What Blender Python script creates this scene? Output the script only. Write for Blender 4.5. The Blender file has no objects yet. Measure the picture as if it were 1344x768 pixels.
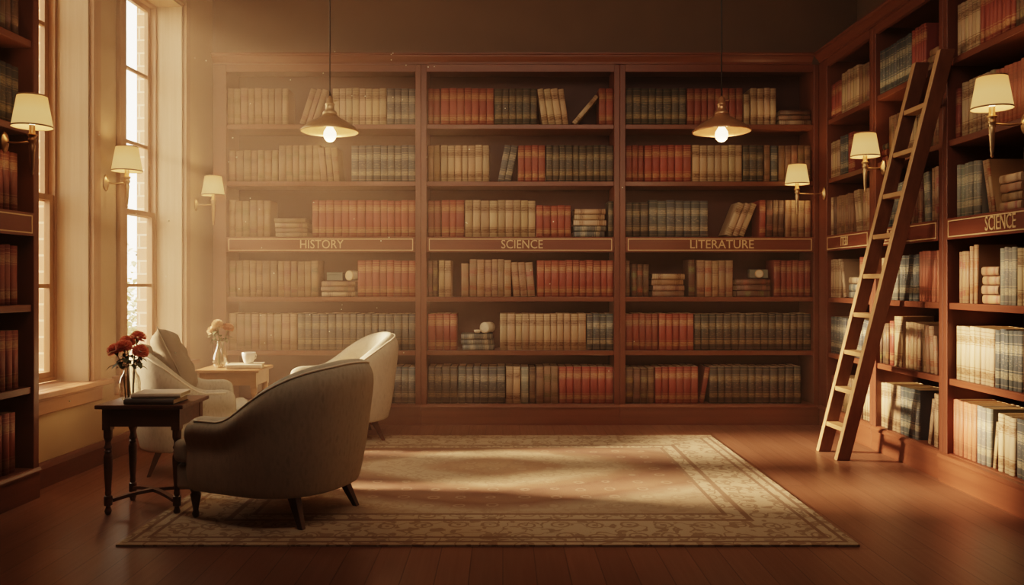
import bpy, bmesh, math, random
from mathutils import Vector, Matrix, Euler
R = random.Random(7)
sc = bpy.context.scene
COL = sc.collection
PI = math.pi
F, CX, CY, EYE = 1050.0, 660.0, 371.0, 1.133          # lens in pixels, vanishing point, eye height
D = 6.364                                             # front of the back bookcases
XR = 2.515                                            # front of the side bookcases

# ------------------------------------------------------------------ helpers
def tag(o, label=None, cat=None, group=None, kind=None):
    if label: o['label'] = label
    if cat: o['category'] = cat
    if group: o['group'] = group
    if kind: o['kind'] = kind
    return o

def empty(name, loc=(0, 0, 0), rz=0.0, label=None, cat=None, group=None, kind=None):
    o = bpy.data.objects.new(name, None); COL.objects.link(o)
    o.location = loc; o.rotation_euler = (0, 0, rz); o.empty_display_size = .05
    return tag(o, label, cat, group, kind)

def link(name, bm, mat, parent=None, smooth=False, loc=None, rot=None):
    me = bpy.data.meshes.new(name)
    bmesh.ops.recalc_face_normals(bm, faces=bm.faces[:])
    bm.to_mesh(me); bm.free()
    for m in (mat if isinstance(mat, (list, tuple)) else [mat]): me.materials.append(m)
    if smooth:
        for p in me.polygons: p.use_smooth = True
    o = bpy.data.objects.new(name, me); COL.objects.link(o)
    if parent: o.parent = parent
    if loc is not None: o.location = loc
    if rot is not None: o.rotation_euler = rot
    return o

def bev(o, w=.004, seg=2):
    m = o.modifiers.new('edge', 'BEVEL'); m.width = w; m.segments = seg; m.limit_method = 'ANGLE'; m.angle_limit = .6
    return o

def sub(o, n=2):
    m = o.modifiers.new('smooth', 'SUBSURF'); m.levels = n; m.render_levels = n
    return o

def copy_tree(o, parent=None):
    c = o.copy(); COL.objects.link(c)
    if parent is not None: c.parent = parent
    for ch in list(o.children): copy_tree(ch, c)
    return c

def B(): return bmesh.new()

def box(bm, x0, x1, y0, y1, z0, z1, mi=0):
    v = [bm.verts.new((x, y, z)) for z in (z0, z1) for y in (y0, y1) for x in (x0, x1)]
    for q in ((0, 2, 3, 1), (4, 5, 7, 6), (0, 1, 5, 4), (2, 6, 7, 3), (0, 4, 6, 2), (1, 3, 7, 5)):
        f = bm.faces.new([v[i] for i in q]); f.material_index = mi
    return bm

def boxo(name, dims, mat, parent=None, b=0, **k):
    o = link(name, box(B(), *dims), mat, parent, **k)
    return bev(o, b) if b else o

def hexa(bm, lo, hi):
    """solid between two quads (lists of 4 points, same order)"""
    a = [bm.verts.new(p) for p in lo]; c = [bm.verts.new(p) for p in hi]
    bm.faces.new(a[::-1]); bm.faces.new(c)
    for i in range(4): bm.faces.new([a[i], a[(i+1) % 4], c[(i+1) % 4], c[i]])
    return bm

def lathe(bm, prof, n=24, c=(0, 0, 0), cap=True):
    rings = []
    for r, z in prof:
        rings.append([bm.verts.new((c[0]+r*math.cos(2*PI*i/n), c[1]+r*math.sin(2*PI*i/n), c[2]+z)) for i in range(n)])
    for a, b2 in zip(rings, rings[1:]):
        for i in range(n): bm.faces.new([a[i], a[(i+1) % n], b2[(i+1) % n], b2[i]])
    if cap:
        bm.faces.new(rings[0][::-1]); bm.faces.new(rings[-1])
    return bm

def tube(bm, pts, r, n=10, cap=True):
    pts = [Vector(p) for p in pts]; rings = []
    for i, p in enumerate(pts):
        t = (pts[min(i+1, len(pts)-1)] - pts[max(i-1, 0)]).normalized()
        up = Vector((0, 0, 1)) if abs(t.z) < .95 else Vector((1, 0, 0))
        a = t.cross(up).normalized(); b2 = a.cross(t)
        rr = r[i] if isinstance(r, (list, tuple)) else r
        rings.append([bm.verts.new(p + a*rr*math.cos(2*PI*k/n) + b2*rr*math.sin(2*PI*k/n)) for k in range(n)])
    for a, b2 in zip(rings, rings[1:]):
        for i in range(n): bm.faces.new([a[i], a[(i+1) % n], b2[(i+1) % n], b2[i]])
    if cap:
        bm.faces.new(rings[0][::-1]); bm.faces.new(rings[-1])
    return bm

def prism(bm, poly, x0, x1):
    """profile in (y, z) drawn along x"""
    a = [bm.verts.new((x0, y, z)) for y, z in poly]; b2 = [bm.verts.new((x1, y, z)) for y, z in poly]
    n = len(poly)
    bm.faces.new(a); bm.faces.new(b2[::-1])
    for i in range(n): bm.faces.new([a[i], a[(i+1) % n], b2[(i+1) % n], b2[i]])
    return bm

# ------------------------------------------------------------------ materials
class NT:
    def __init__(s, name):
        s.m = bpy.data.materials.new(name); s.m.use_nodes = True
        s.t = s.m.node_tree; s.n = s.t.nodes; s.n.clear()
        s.out = s.n.new('ShaderNodeOutputMaterial')
    def new(s, t, **k):
        o = s.n.new('ShaderNode' + t)
        for a, v in k.items(): setattr(o, a, v)
        return o
    def l(s, a, b): s.t.links.new(a, b)
    def setv(s, node, **k):
        for a, v in k.items(): node.inputs[a.replace('_', ' ')].default_value = v
        return node
    def math(s, op, a, b=None, c=None, clamp=False):
        m = s.new('Math', operation=op); m.use_clamp = clamp
        for i, v in enumerate((a, b, c)):
            if v is None: continue
            if isinstance(v, (int, float)): m.inputs[i].default_value = v
            else: s.l(v, m.inputs[i])
        return m.outputs[0]
    def mix(s, f, a, b, mode='MIX'):
        m = s.new('Mix', data_type='RGBA', blend_type=mode)
        for i, v in ((0, f), (6, a), (7, b)):
            if isinstance(v, (int, float)): m.inputs[i].default_value = v
            elif isinstance(v, tuple): m.inputs[i].default_value = v if len(v) == 4 else (*v, 1)
            else: s.l(v, m.inputs[i])
        return m.outputs[2]
    def ramp(s, f, stops):
        r = s.new('ValToRGB'); e = r.color_ramp.elements
        while len(e) < len(stops): e.new(.5)
        for el, (p, c) in zip(e, stops): el.position = p; el.color = (*c, 1) if len(c) == 3 else c
        s.l(f, r.inputs[0]); return r.outputs[0]
    def noise(s, vec, scale, detail=4, rough=.6):
        n = s.new('TexNoise'); n.inputs['Scale'].default_value = scale; n.inputs['Detail'].default_value = detail; n.inputs['Roughness'].default_value = rough
        if vec is not None: s.l(vec, n.inputs['Vector'])
        return n.outputs[0]
    def obj(s, scale=(1, 1, 1), kind='Object'):
        tc = s.new('TexCoord'); mp = s.new('Mapping'); mp.inputs['Scale'].default_value = scale
        s.l(tc.outputs[kind], mp.inputs[0]); return mp.outputs[0]
    def princ(s, col, rough=.5, bump=None, bstr=.2, bdist=.01, **k):
        p = s.new('BsdfPrincipled')
        if isinstance(col, tuple): p.inputs['Base Color'].default_value = (*col, 1)
        else: s.l(col, p.inputs['Base Color'])
        if isinstance(rough, (int, float)): p.inputs['Roughness'].default_value = rough
        else: s.l(rough, p.inputs['Roughness'])
        for a, v in k.items():
            i = p.inputs[a.replace('_', ' ')]
            i.default_value = v
        if bump is not None:
            b = s.new('Bump'); b.inputs['Strength'].default_value = bstr; b.inputs['Distance'].default_value = bdist
            s.l(bump, b.inputs['Height']); s.l(b.outputs[0], p.inputs['Normal'])
        s.l(p.outputs[0], s.out.inputs[0]); s.p = p
        return s.m

def wood(name, dark, light, scale=(2, 30, 30), rough=.42, kind='Object'):
    t = NT(name); v = t.obj(scale, kind)
    n = t.noise(v, 1.6, 6, .62)
    n2 = t.noise(t.obj((.7, .7, .7), kind), 1.3, 2)
    c = t.ramp(n, [(.3, dark), (.7, light)])
    c = t.mix(t.math('MULTIPLY', n2, .5), c, tuple(x*.55 for x in dark))
    return t.princ(c, rough, n, .12, .004)

def plain(name, col, rough=.5, nscale=14, var=.25, **k):
    t = NT(name); n = t.noise(t.obj(), nscale, 4)
    c = t.mix(n, tuple(x*(1-var) for x in col), tuple(min(1, x*(1+var)) for x in col))
    return t.princ(c, rough, n, .08, .004, **k)

M = {}
M['case'] = wood('cherry_wood', (.115, .036, .017), (.20, .068, .033), (3, 3, .35), .45)
M['case_h'] = wood('cherry_wood_rail', (.125, .04, .019), (.215, .075, .036), (.35, 6, 14), .42)
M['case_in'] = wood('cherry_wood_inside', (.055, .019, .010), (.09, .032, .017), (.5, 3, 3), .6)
M['sign'] = wood('sign_wood', (.13, .036, .017), (.19, .058, .028), (.4, 6, 14), .4)
M['gold'] = plain('gilt_paint', (.62, .44, .24), .45, var=.1)
M['table'] = wood('walnut_wood', (.075, .028, .014), (.145, .055, .026), (3, 20, 20), .35)
M['table_pale'] = wood('oak_wood', (.30, .15, .065), (.43, .23, .11), (3, 20, 20), .4)
M['leg_dark'] = wood('dark_leg_wood', (.05, .02, .011), (.10, .04, .02), (20, 20, 3), .35)
M['ladder'] = wood('ladder_wood', (.125, .048, .022), (.20, .085, .04), (20, 20, 1.5), .5)
M['rail_edge'] = wood('lit_rail_edge', (.42, .24, .115), (.56, .35, .18), (20, 20, 1.5), .5)  # paler wood paints the light along the rails' window-side faces
M['rung'] = wood('rung_wood', (.40, .22, .10), (.56, .34, .17), (20, 3, 20), .5)
M['win'] = wood('window_wood', (.34, .19, .10), (.46, .27, .15), (10, 10, 1), .5)
M['sill'] = wood('sill_wood', (.34, .16, .08), (.46, .24, .13), (1, 14, 14), .45)
M['baseb'] = wood('baseboard_wood', (.11, .038, .02), (.18, .065, .033), (1, 14, 14), .45)
M['bronze'] = plain('aged_bronze', (.26, .15, .075), .38, 30, .3, Metallic=.85)
M['brass'] = plain('pale_brass', (.55, .37, .20), .38, 30, .2, Metallic=.75)
M['copper'] = plain('copper_shade', (.46, .25, .13), .36, 20, .2, Metallic=.7)
M['cord'] = plain('black_cord', (.02, .016, .013), .6)
M['page'] = plain('book_pages', (.60, .47, .30), .8, 60, .2)
M['china'] = plain('white_china', (.80, .74, .66), .25, var=.03)
M['leaf'] = plain('flower_leaf', (.10, .115, .045), .6, 20, .4)
M['stem'] = plain('flower_stem', (.14, .15, .06), .6)
M['pcover'] = plain('pale_book_cover', (.62, .53, .40), .55)
M['dcover'] = plain('dark_book_cover', (.085, .075, .065), .5)
M['clay'] = plain('pale_stoneware', (.62, .53, .38), .55, 30, .2)
M['tealc'] = plain('grey_green_cloth', (.16, .17, .13), .7)

def petal_mat(name, a, b):
    t = NT(name); n = t.noise(t.obj(), 60, 2); c = t.ramp(n, [(.3, a), (.7, b)])
    t.princ(c, .7); tl = t.new('BsdfTranslucent'); t.l(c, tl.inputs[0])
    mx = t.new('MixShader'); mx.inputs[0].default_value = .45; t.l(t.p.outputs[0], mx.inputs[1]); t.l(tl.outputs[0], mx.inputs[2]); t.l(mx.outputs[0], t.out.inputs[0])
    return t.m
M['pet_red'] = petal_mat('red_petals', (.66, .17, .095), (.90, .40, .25))
M['pet_pale'] = petal_mat('cream_petals', (.66, .44, .27), (.80, .62, .42))
M['pet_peach'] = petal_mat('peach_petals', (.62, .30, .18), (.76, .48, .30))

# plaster with slight mottling
t = NT('plaster'); n = t.noise(t.obj(), 2.2, 6); n2 = t.noise(t.obj(), 40, 3)
M['plaster'] = t.princ(t.ramp(n, [(.3, (.40, .275, .155)), (.75, (.47, .33, .195))]), .85, n2, .1, .004)
t = NT('reveal_paint'); n = t.noise(t.obj((20, 20, .6)), 1.4, 4)
M['reveal'] = t.princ(t.ramp(n, [(.3, (.40, .285, .175)), (.75, (.50, .37, .24))]), .6, n, .15, .004)
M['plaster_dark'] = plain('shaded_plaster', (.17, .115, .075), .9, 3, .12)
M['ceil'] = plain('ceiling_paint', (.42, .31, .20), .9)

# brick outside
t = NT('outside_brick'); tc = t.new('TexCoord'); sep = t.new('SeparateXYZ'); cmb = t.new('CombineXYZ')
t.l(tc.outputs['Object'], sep.inputs[0])
t.l(t.math('ADD', sep.outputs[0], sep.outputs[1]), cmb.inputs[0]); t.l(sep.outputs[2], cmb.inputs[1])
bt = t.new('TexBrick'); t.l(cmb.outputs[0], bt.inputs['Vector'])
bt.inputs['Color1'].default_value = (.62, .44, .32, 1); bt.inputs['Color2'].default_value = (.54, .37, .26, 1); bt.inputs['Mortar'].default_value = (.80, .70, .56, 1)
bt.inputs['Scale'].default_value = 1; bt.inputs['Brick Width'].default_value = .22; bt.inputs['Row Height'].default_value = .10; bt.inputs['Mortar Size'].default_value = .007
M['brick'] = t.princ(bt.outputs[0], .9)

# glass: clear pane that passes light
t = NT('window_glass'); tr = t.new('BsdfTransparent'); tr.inputs[0].default_value = (1, .985, .95, 1)
gl = t.new('BsdfGlossy'); gl.inputs['Roughness'].default_value = .03
mx = t.new('MixShader'); mx.inputs[0].default_value = .05
t.l(tr.outputs[0], mx.inputs[1]); t.l(gl.outputs[0], mx.inputs[2]); t.l(mx.outputs[0], t.out.inputs[0]); M['glass'] = t.m
t = NT('vase_glass'); tr = t.new('BsdfTransparent'); tr.inputs[0].default_value = (.93, .91, .86, 1)
gl = t.new('BsdfGlossy'); gl.inputs['Roughness'].default_value = .06; gl.inputs[0].default_value = (1, .93, .82, 1)
fr = t.new('LayerWeight'); fr.inputs[0].default_value = .35
mx = t.new('MixShader'); t.l(t.math('MULTIPLY_ADD', fr.outputs['Facing'], .80, .16), mx.inputs[0])
t.l(tr.outputs[0], mx.inputs[1]); t.l(gl.outputs[0], mx.inputs[2]); t.l(mx.outputs[0], t.out.inputs[0]); M['vase'] = t.m

# lit lampshade, bulb
def emis(name, col, st, base=(.8, .7, .5)):
    t = NT(name); t.princ(base, .7)
    t.p.inputs['Emission Color'].default_value = (*col, 1); t.p.inputs['Emission Strength'].default_value = st
    return t.m
t = NT('lamp_shade_fabric'); z = t.new('SeparateXYZ'); t.l(t.obj(kind='Generated'), z.inputs[0])
c = t.ramp(z.outputs[2], [(0, (1, .52, .17)), (.5, (1, .54, .18)), (1, (1, .42, .11))])
t.princ((.28, .17, .08), .8); t.l(c, t.p.inputs['Emission Color']); t.p.inputs['Emission Strength'].default_value = .85
M['shade'] = t.m
M['bulb'] = emis('glowing_bulb', (1, .74, .42), 6)
M['trimband'] = plain('shade_band', (.36, .20, .09), .6)

# upholstery
t = NT('jacquard_fabric'); v = t.obj((16, 16, 7)); vo = t.new('TexVoronoi'); vo.inputs['Scale'].default_value = 2.2; t.l(v, vo.inputs['Vector'])
n = t.noise(v, 3, 5); n2 = t.noise(t.obj(), 220, 2)
f = t.math('ADD', t.math('MULTIPLY', vo.outputs[0], .5), t.math('MULTIPLY', n, .6))
c = t.ramp(f, [(.30, (.39, .345, .26)), (.5, (.48, .43, .325)), (.75, (.42, .37, .275))])
M['fabric'] = t.princ(c, .9, n2, .25, .003)
t = NT('pillow_linen'); n = t.noise(t.obj(), 160, 2)
M['linen'] = t.princ(t.mix(n, (.225, .18, .125), (.32, .265, .19)), .95, n, .25, .002)
M['piping'] = plain('piping_cord', (.72, .63, .48), .9)

# floor boards along the room
t = NT('floor_boards'); tc = t.new('TexCoord'); sep = t.new('SeparateXYZ'); cmb = t.new('CombineXYZ')
t.l(tc.outputs['Object'], sep.inputs[0]); t.l(sep.outputs[1], cmb.inputs[0]); t.l(sep.outputs[0], cmb.inputs[1])
bt = t.new('TexBrick'); t.l(cmb.outputs[0], bt.inputs['Vector']); bt.offset = .37
bt.inputs['Color1'].default_value = (.190, .088, .050, 1); bt.inputs['Color2'].default_value = (.25, .120, .072, 1); bt.inputs['Mortar'].default_value = (.07, .026, .014, 1)
bt.inputs['Scale'].default_value = 1; bt.inputs['Brick Width'].default_value = 1.7; bt.inputs['Row Height'].default_value = .13; bt.inputs['Mortar Size'].default_value = .0025; bt.inputs['Mortar Smooth'].default_value = .3
g = t.noise(t.obj((30, 1.2, 1)), 1.5, 6, .65)
c = t.mix(t.math('MULTIPLY', g, .6), bt.outputs[0], (.145, .062, .034))
M['floor'] = t.princ(c, t.math('MULTIPLY_ADD', g, .2, .27), t.math('SUBTRACT', g, t.math('MULTIPLY', bt.outputs[1], 2.0)), .10, .003)

# rug: bordered field with a pale lozenge medallion
RX0, RX1, RY0, RY1 = -1.66, 1.53, 3.43, 5.89
RW, RL = (RX1-RX0)/2, (RY1-RY0)/2
t = NT('persian_rug'); tc = t.new('TexCoord'); sep = t.new('SeparateXYZ'); t.l(tc.outputs['Object'], sep.inputs[0])
nz = t.new('TexNoise'); nz.inputs['Scale'].default_value = 7; nz.inputs['Detail'].default_value = 3; t.l(tc.outputs['Object'], nz.inputs['Vector'])
wob = t.math('MULTIPLY_ADD', nz.outputs[0], .12, -.06)
ax = t.math('ABSOLUTE', sep.outputs[0]); ay = t.math('ABSOLUTE', sep.outputs[1])
edge = t.math('MINIMUM', t.math('SUBTRACT', RW, ax), t.math('SUBTRACT', RL, ay))     # distance in from the rim
med = t.math('ADD', t.math('POWER', t.math('DIVIDE', ax, .98), 1.35), t.math('POWER', t.math('DIVIDE', t.math('ABSOLUTE', t.math('SUBTRACT', sep.outputs[1], .24)), .56), 1.35))
med = t.math('ADD', med, t.math('MULTIPLY', wob, 1.6))
field = t.ramp(t.math('MULTIPLY', med, .4), [(0, (.52, .34, .19)), (.10, (.40, .22, .12)), (.16, (.56, .42, .265)), (.29, (.60, .45, .29)), (.36, (.34, .19, .105)), (.45, (.19, .072, .04)), (.64, (.27, .13, .07)), (.70, (.21, .085, .046)), (.86, (.50, .38, .25)), (1, (.46, .34, .22))])
mot = t.new('TexVoronoi'); mot.inputs['Scale'].default_value = 6.2; mot.inputs['Randomness'].default_value = .18; t.l(tc.outputs['Object'], mot.inputs['Vector'])
vn = t.noise(tc.outputs['Object'], 7.5, 1.5, .5); vn2 = t.noise(tc.outputs['Object'], 16, 1, .5)
def near(x, c0, w): return t.math('LESS_THAN', t.math('ABSOLUTE', t.math('SUBTRACT', x, c0)), w)
petal = t.math('ADD', mot.outputs[0], t.math('MULTIPLY_ADD', vn2, .16, -.08))
ring = t.math('MAXIMUM', near(petal, .24, .035), t.math('LESS_THAN', petal, .09))
vine = t.math('MAXIMUM', near(vn, .50, .014), t.math('MULTIPLY', t.math('GREATER_THAN', vn2, .60), t.math('GREATER_THAN', petal, .30)))
fig = t.math('MAXIMUM', ring, vine)
field = t.mix(t.math('MULTIPLY', fig, .30), field, (.26, .14, .08))
dots = near(petal, .155, .035)
field = t.mix(t.math('MULTIPLY', dots, .35), field, (.60, .46, .30))
bfig = t.ramp(t.math('SINE', t.math('MULTIPLY', t.math('ADD', t.math('MULTIPLY', sep.outputs[0], 16), t.math('MULTIPLY', t.math('SINE', t.math('MULTIPLY', sep.outputs[1], 16)), 2.0)), 1)), [(.4, (0, 0, 0)), (.6, (1, 1, 1))])
border = t.mix(t.math('MULTIPLY', fig, .80), (.54, .425, .28), (.25, .15, .085))
border = t.mix(t.math('MULTIPLY', bfig, .0), border, (.30, .2, .12))
st = t.ramp(t.math('DIVIDE', edge, .5), [(0, (.36, .0, .0)), (.06, (.36, 0, 0)), (.065, (0, 1, 0)), (.10, (0, 1, 0)), (.105, (0, 0, 1)), (.18, (0, 0, 1)), (.185, (.2, 1, 0)), (.22, (.2, 1, 0)), (.225, (0, 0, 1)), (.68, (0, 0, 1)), (.69, (0, 1, 0)), (.74, (0, 1, 0)), (.75, (0, 0, 1)), (.88, (0, 0, 1)), (.89, (0, 1, 0)), (.93, (0, 1, 0)), (.94, (1, 1, 1))])
s2 = t.new('SeparateColor'); t.l(st, s2.inputs[0])
inb = t.math('GREATER_THAN', edge, .465)
guard = t.math('MULTIPLY', s2.outputs[1], t.math('SUBTRACT', 1, inb))
c = t.mix(inb, border, field)
c = t.mix(guard, c, (.22, .12, .07))
pile = t.noise(tc.outputs['Object'], 120, 3, .8); big = t.noise(tc.outputs['Object'], 3.2, 4)
c = t.mix(t.math('MULTIPLY', pile, .65), c, t.mix(.5, c, (.10, .06, .035)))
c = t.mix(t.math('MULTIPLY', big, .35), c, (.42, .31, .20))
M['rug'] = t.princ(c, .97, pile, .7, .006)

# books
t = NT('book_cloth'); a1 = t.new('Attribute', attribute_name='Col'); a2 = t.new('Attribute', attribute_name='Bnd'); a3 = t.new('Attribute', attribute_name='Sty')
uv = t.new('UVMap', uv_map='UVMap'); su = t.new('SeparateXYZ'); t.l(uv.outputs[0], su.inputs[0])
v = su.outputs[1]; ss = t.new('SeparateColor'); t.l(a3.outputs[0], ss.inputs[0]); seed, onspine, style = ss.outputs[0], ss.outputs[1], ss.outputs[2]
def band(c0, w): return t.math('LESS_THAN', t.math('ABSOLUTE', t.math('SUBTRACT', v, c0)), w)
up = t.math('MULTIPLY_ADD', style, -.08, .77); lo = t.math('MULTIPLY_ADD', style, .06, .17)
blk = t.math('MAXIMUM', band(up, .065), band(lo, .06))
lines = t.math('MAXIMUM', t.math('MAXIMUM', band(.93, .006), band(.06, .006)), t.math('MAXIMUM', band(t.math('ADD', up, .095), .007), t.math('MAXIMUM', band(t.math('SUBTRACT', up, .09), .007), band(t.math('ADD', lo, .095), .007))))
cm = t.new('CombineXYZ'); t.l(t.math('MULTIPLY_ADD', su.outputs[0], 3.0, t.math('MULTIPLY', seed, 37)), cm.inputs[0]); t.l(t.math('MULTIPLY', v, 42), cm.inputs[1]); t.l(t.math('MULTIPLY', seed, 91), cm.inputs[2])
txt = t.noise(cm.outputs[0], 1.0, 2, .7)
txtm = t.math('GREATER_THAN', txt, .53)
blkm = t.math('MULTIPLY', blk, t.math('MULTIPLY_ADD', txtm, .45, .50))
title = t.math('MULTIPLY', t.math('MULTIPLY', band(.5, .12), t.math('GREATER_THAN', txt, .60)), t.math('GREATER_THAN', style, .5))
mk = t.math('MULTIPLY', t.math('MAXIMUM', t.math('MAXIMUM', blkm, t.math('MULTIPLY', lines, .75)), t.math('MULTIPLY', title, .5)), onspine)
wear = t.noise(t.obj((14, 14, 5)), 3, 4)
base = t.mix(t.math('MULTIPLY', wear, .35), a1.outputs[0], t.mix(.5, a1.outputs[0], (.20, .12, .07)))
M['book'] = t.princ(t.mix(mk, base, a2.outputs[0]), .58, wear, .15, .002)

# ------------------------------------------------------------------ room shell
LA = math.radians(90-2.977); LO = (-2.7794, 0, 0)       # the window wall runs a little askew: local x along it, local y outwards
def Lx(y): return -2.7794 + .052*y
floor = boxo('floor', (-4.0, 4.2, -3.0, 7.2, -.1, 0), M['floor']); tag(floor, kind='structure')
c_ = boxo('ceiling', (-3.6, 3.4, -3.0, 7.2, 3.95, 4.05), M['ceil']); tag(c_, kind='structure')
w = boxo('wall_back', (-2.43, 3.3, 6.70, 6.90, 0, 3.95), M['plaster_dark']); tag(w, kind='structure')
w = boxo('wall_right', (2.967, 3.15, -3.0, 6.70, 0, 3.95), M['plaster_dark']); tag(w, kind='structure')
w = boxo('wall_front', (-2.9, 2.967, -3.0, -2.85, 0, 3.95), M['plaster']); tag(w, kind='structure')
# window wall with two openings
W1, W2 = (4.27, 4.89), (5.29, 6.15)
WB, WT = .52, 3.26
CB0, CB1 = 3.0, 4.23                                   # the built-in bookcase at its near end
bm = B()
for v0, v1, mi in ((0, .24, 0), (.24, .36, 1)):
    e = .0
    box(bm, CB1+.0, W1[0], v0, v1, 0, 3.95, mi)
    box(bm, W1[1], W2[0], v0, v1, 0, 3.95, mi)
    box(bm, W2[1], 6.72, v0, v1, 0, 3.95, mi)
    for a, b2 in (W1, W2):
        box(bm, a, b2, v0, v1, 0, WB-.02, mi); box(bm, a, b2, v0, v1, WT, 3.95, mi)
    box(bm, -3.0, CB0, v0, v1, 0, 3.95, mi)
    box(bm, CB0, CB1, v0+(.3 if mi == 0 else .25), v1+.3, 0, 3.95, mi)
    box(bm, CB0, CB1, v0, v1, 2.95, 3.95, mi)
w = link('wall_left', bm, [M['plaster'], M['brick']], loc=LO, rot=(0, 0, LA)); tag(w, kind='structure')
bm = B(); prism(bm, [(0, 0), (-.022, 0), (-.022, .105), (-.014, .125), (-.006, .14), (0, .14)], CB1+.002, 6.69)
w = link('baseboard_left', bm, M['baseb'], loc=LO, rot=(0, 0, LA)); tag(w, kind='structure')

def window(idx, u0, u1):
    root = empty('window_%d' % idx, LO, LA, kind='structure')
    V0, V1 = .205, .245
    # painted splayed linings of the reveal
    bm = B()
    box(bm, u0, u0+.012, .0, V0, WB, WT); box(bm, u1-.012, u1, .0, V0, WB, WT); box(bm, u0, u1, .0, V0, WT-.012, WT)
    link('window_lining', bm, M['reveal'], root)
    a, b2 = u0+.012, u1-.012
    def frame(nm, x0, x1, z0, z1, s, ya, yb):
        bm = B()
        box(bm, x0, x0+s, ya, yb, z0, z1); box(bm, x1-s, x1, ya, yb, z0, z1)
        box(bm, x0+s, x1-s, ya, yb, z0, z0+s); box(bm, x0+s, x1-s, ya, yb, z1-s, z1)
        return link(nm, bm, M['win'], root)
    frame('window_frame', a, b2, WB+.02, WT-.012, .02, V0-.01, V1+.02)
    mid = 1.645
    xm = (a+b2)/2
    for nm, z0, z1, rows, ya, yb in (('lower_sash', WB+.04, mid+.02, 2, V0, V0+.03), ('upper_sash', mid-.02, WT-.032, 3, V0+.031, V0+.06)):
        s = frame(nm, a+.02, b2-.02, z0, z1, .036, ya, yb)
        bm = B(); box(bm, xm-.011, xm+.011, ya+.004, yb-.004, z0+.036, z1-.036)
        for r in range(1, rows):
            zz = z0 + (z1-z0)*r/rows
            box(bm, a+.056, b2-.056, ya+.004, yb-.004, zz-.012, zz+.012)
        link('muntins', bm, M['win'], s)
        link('glass_pane', box(B(), a+.05, b2-.05, (ya+yb)/2-.002, (ya+yb)/2+.002, z0+.03, z1-.03), M['glass'], s)
    # casing on the room side
    bm = B(); cw = .095
    for x0, x1 in ((u0-cw, u0), (u1, u1+cw)):
        lo_x = max(x0, CB1+.004)
        if x1 - lo_x > .01: 
            box(bm, lo_x, x1, -.022, 0, WB, WT)
            box(bm, lo_x, min(lo_x+.02, x1), -.032, 0, WB, WT+.09); 
    box(bm, max(u0-cw, CB1+.004), u1+cw, -.024, 0, WT, WT+.11); box(bm, max(u0-cw-.02, CB1+.004), u1+cw+.02, -.04, 0, WT+.11, WT+.14)
    bev(link('window_casing', bm, M['win'], root), .004)
    bm = B(); box(bm, max(u0-cw-.05, CB1+.004), u1+cw+.055, -.075, 0, WB-.02, WB+.012); box(bm, u0, u1, 0, V0+.02, WB-.02, WB+.012)
    bev(link('window_sill', bm, M['sill'], root), .006)
    bm = B(); box(bm, max(u0-cw-.02, CB1+.004), u1+cw+.01, -.026, 0, WB-.115, WB-.021); box(bm, max(u0-cw-.02, CB1+.004), u1+cw+.01, -.034, 0, WB-.04, WB-.021)
    bev(link('window_apron', bm, M['sill'], root), .004)
window(1, *W1); window(2, *W2)

# ------------------------------------------------------------------ bookcases
SH = [2.394, 1.939, 1.497, 1.018, .59, .165]           # shelf tops, top shelf first
OT, FT = 2.812, 2.87                                   # opening top, frieze top
def textmesh(s, size):
    cu = bpy.data.curves.new('txt', 'FONT'); cu.body = s; cu.size = size; cu.align_x = 'CENTER'; cu.align_y = 'CENTER'; cu.extrude = .0015; cu.resolution_u = 3
    ob = bpy.data.objects.new('txt', cu); COL.objects.link(ob)
    bpy.context.view_layer.update()
    me = bpy.data.meshes.new_from_object(ob.evaluated_get(bpy.context.evaluated_depsgraph_get()))
    bpy.data.objects.remove(ob); bpy.data.curves.remove(cu)
    return me

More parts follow.
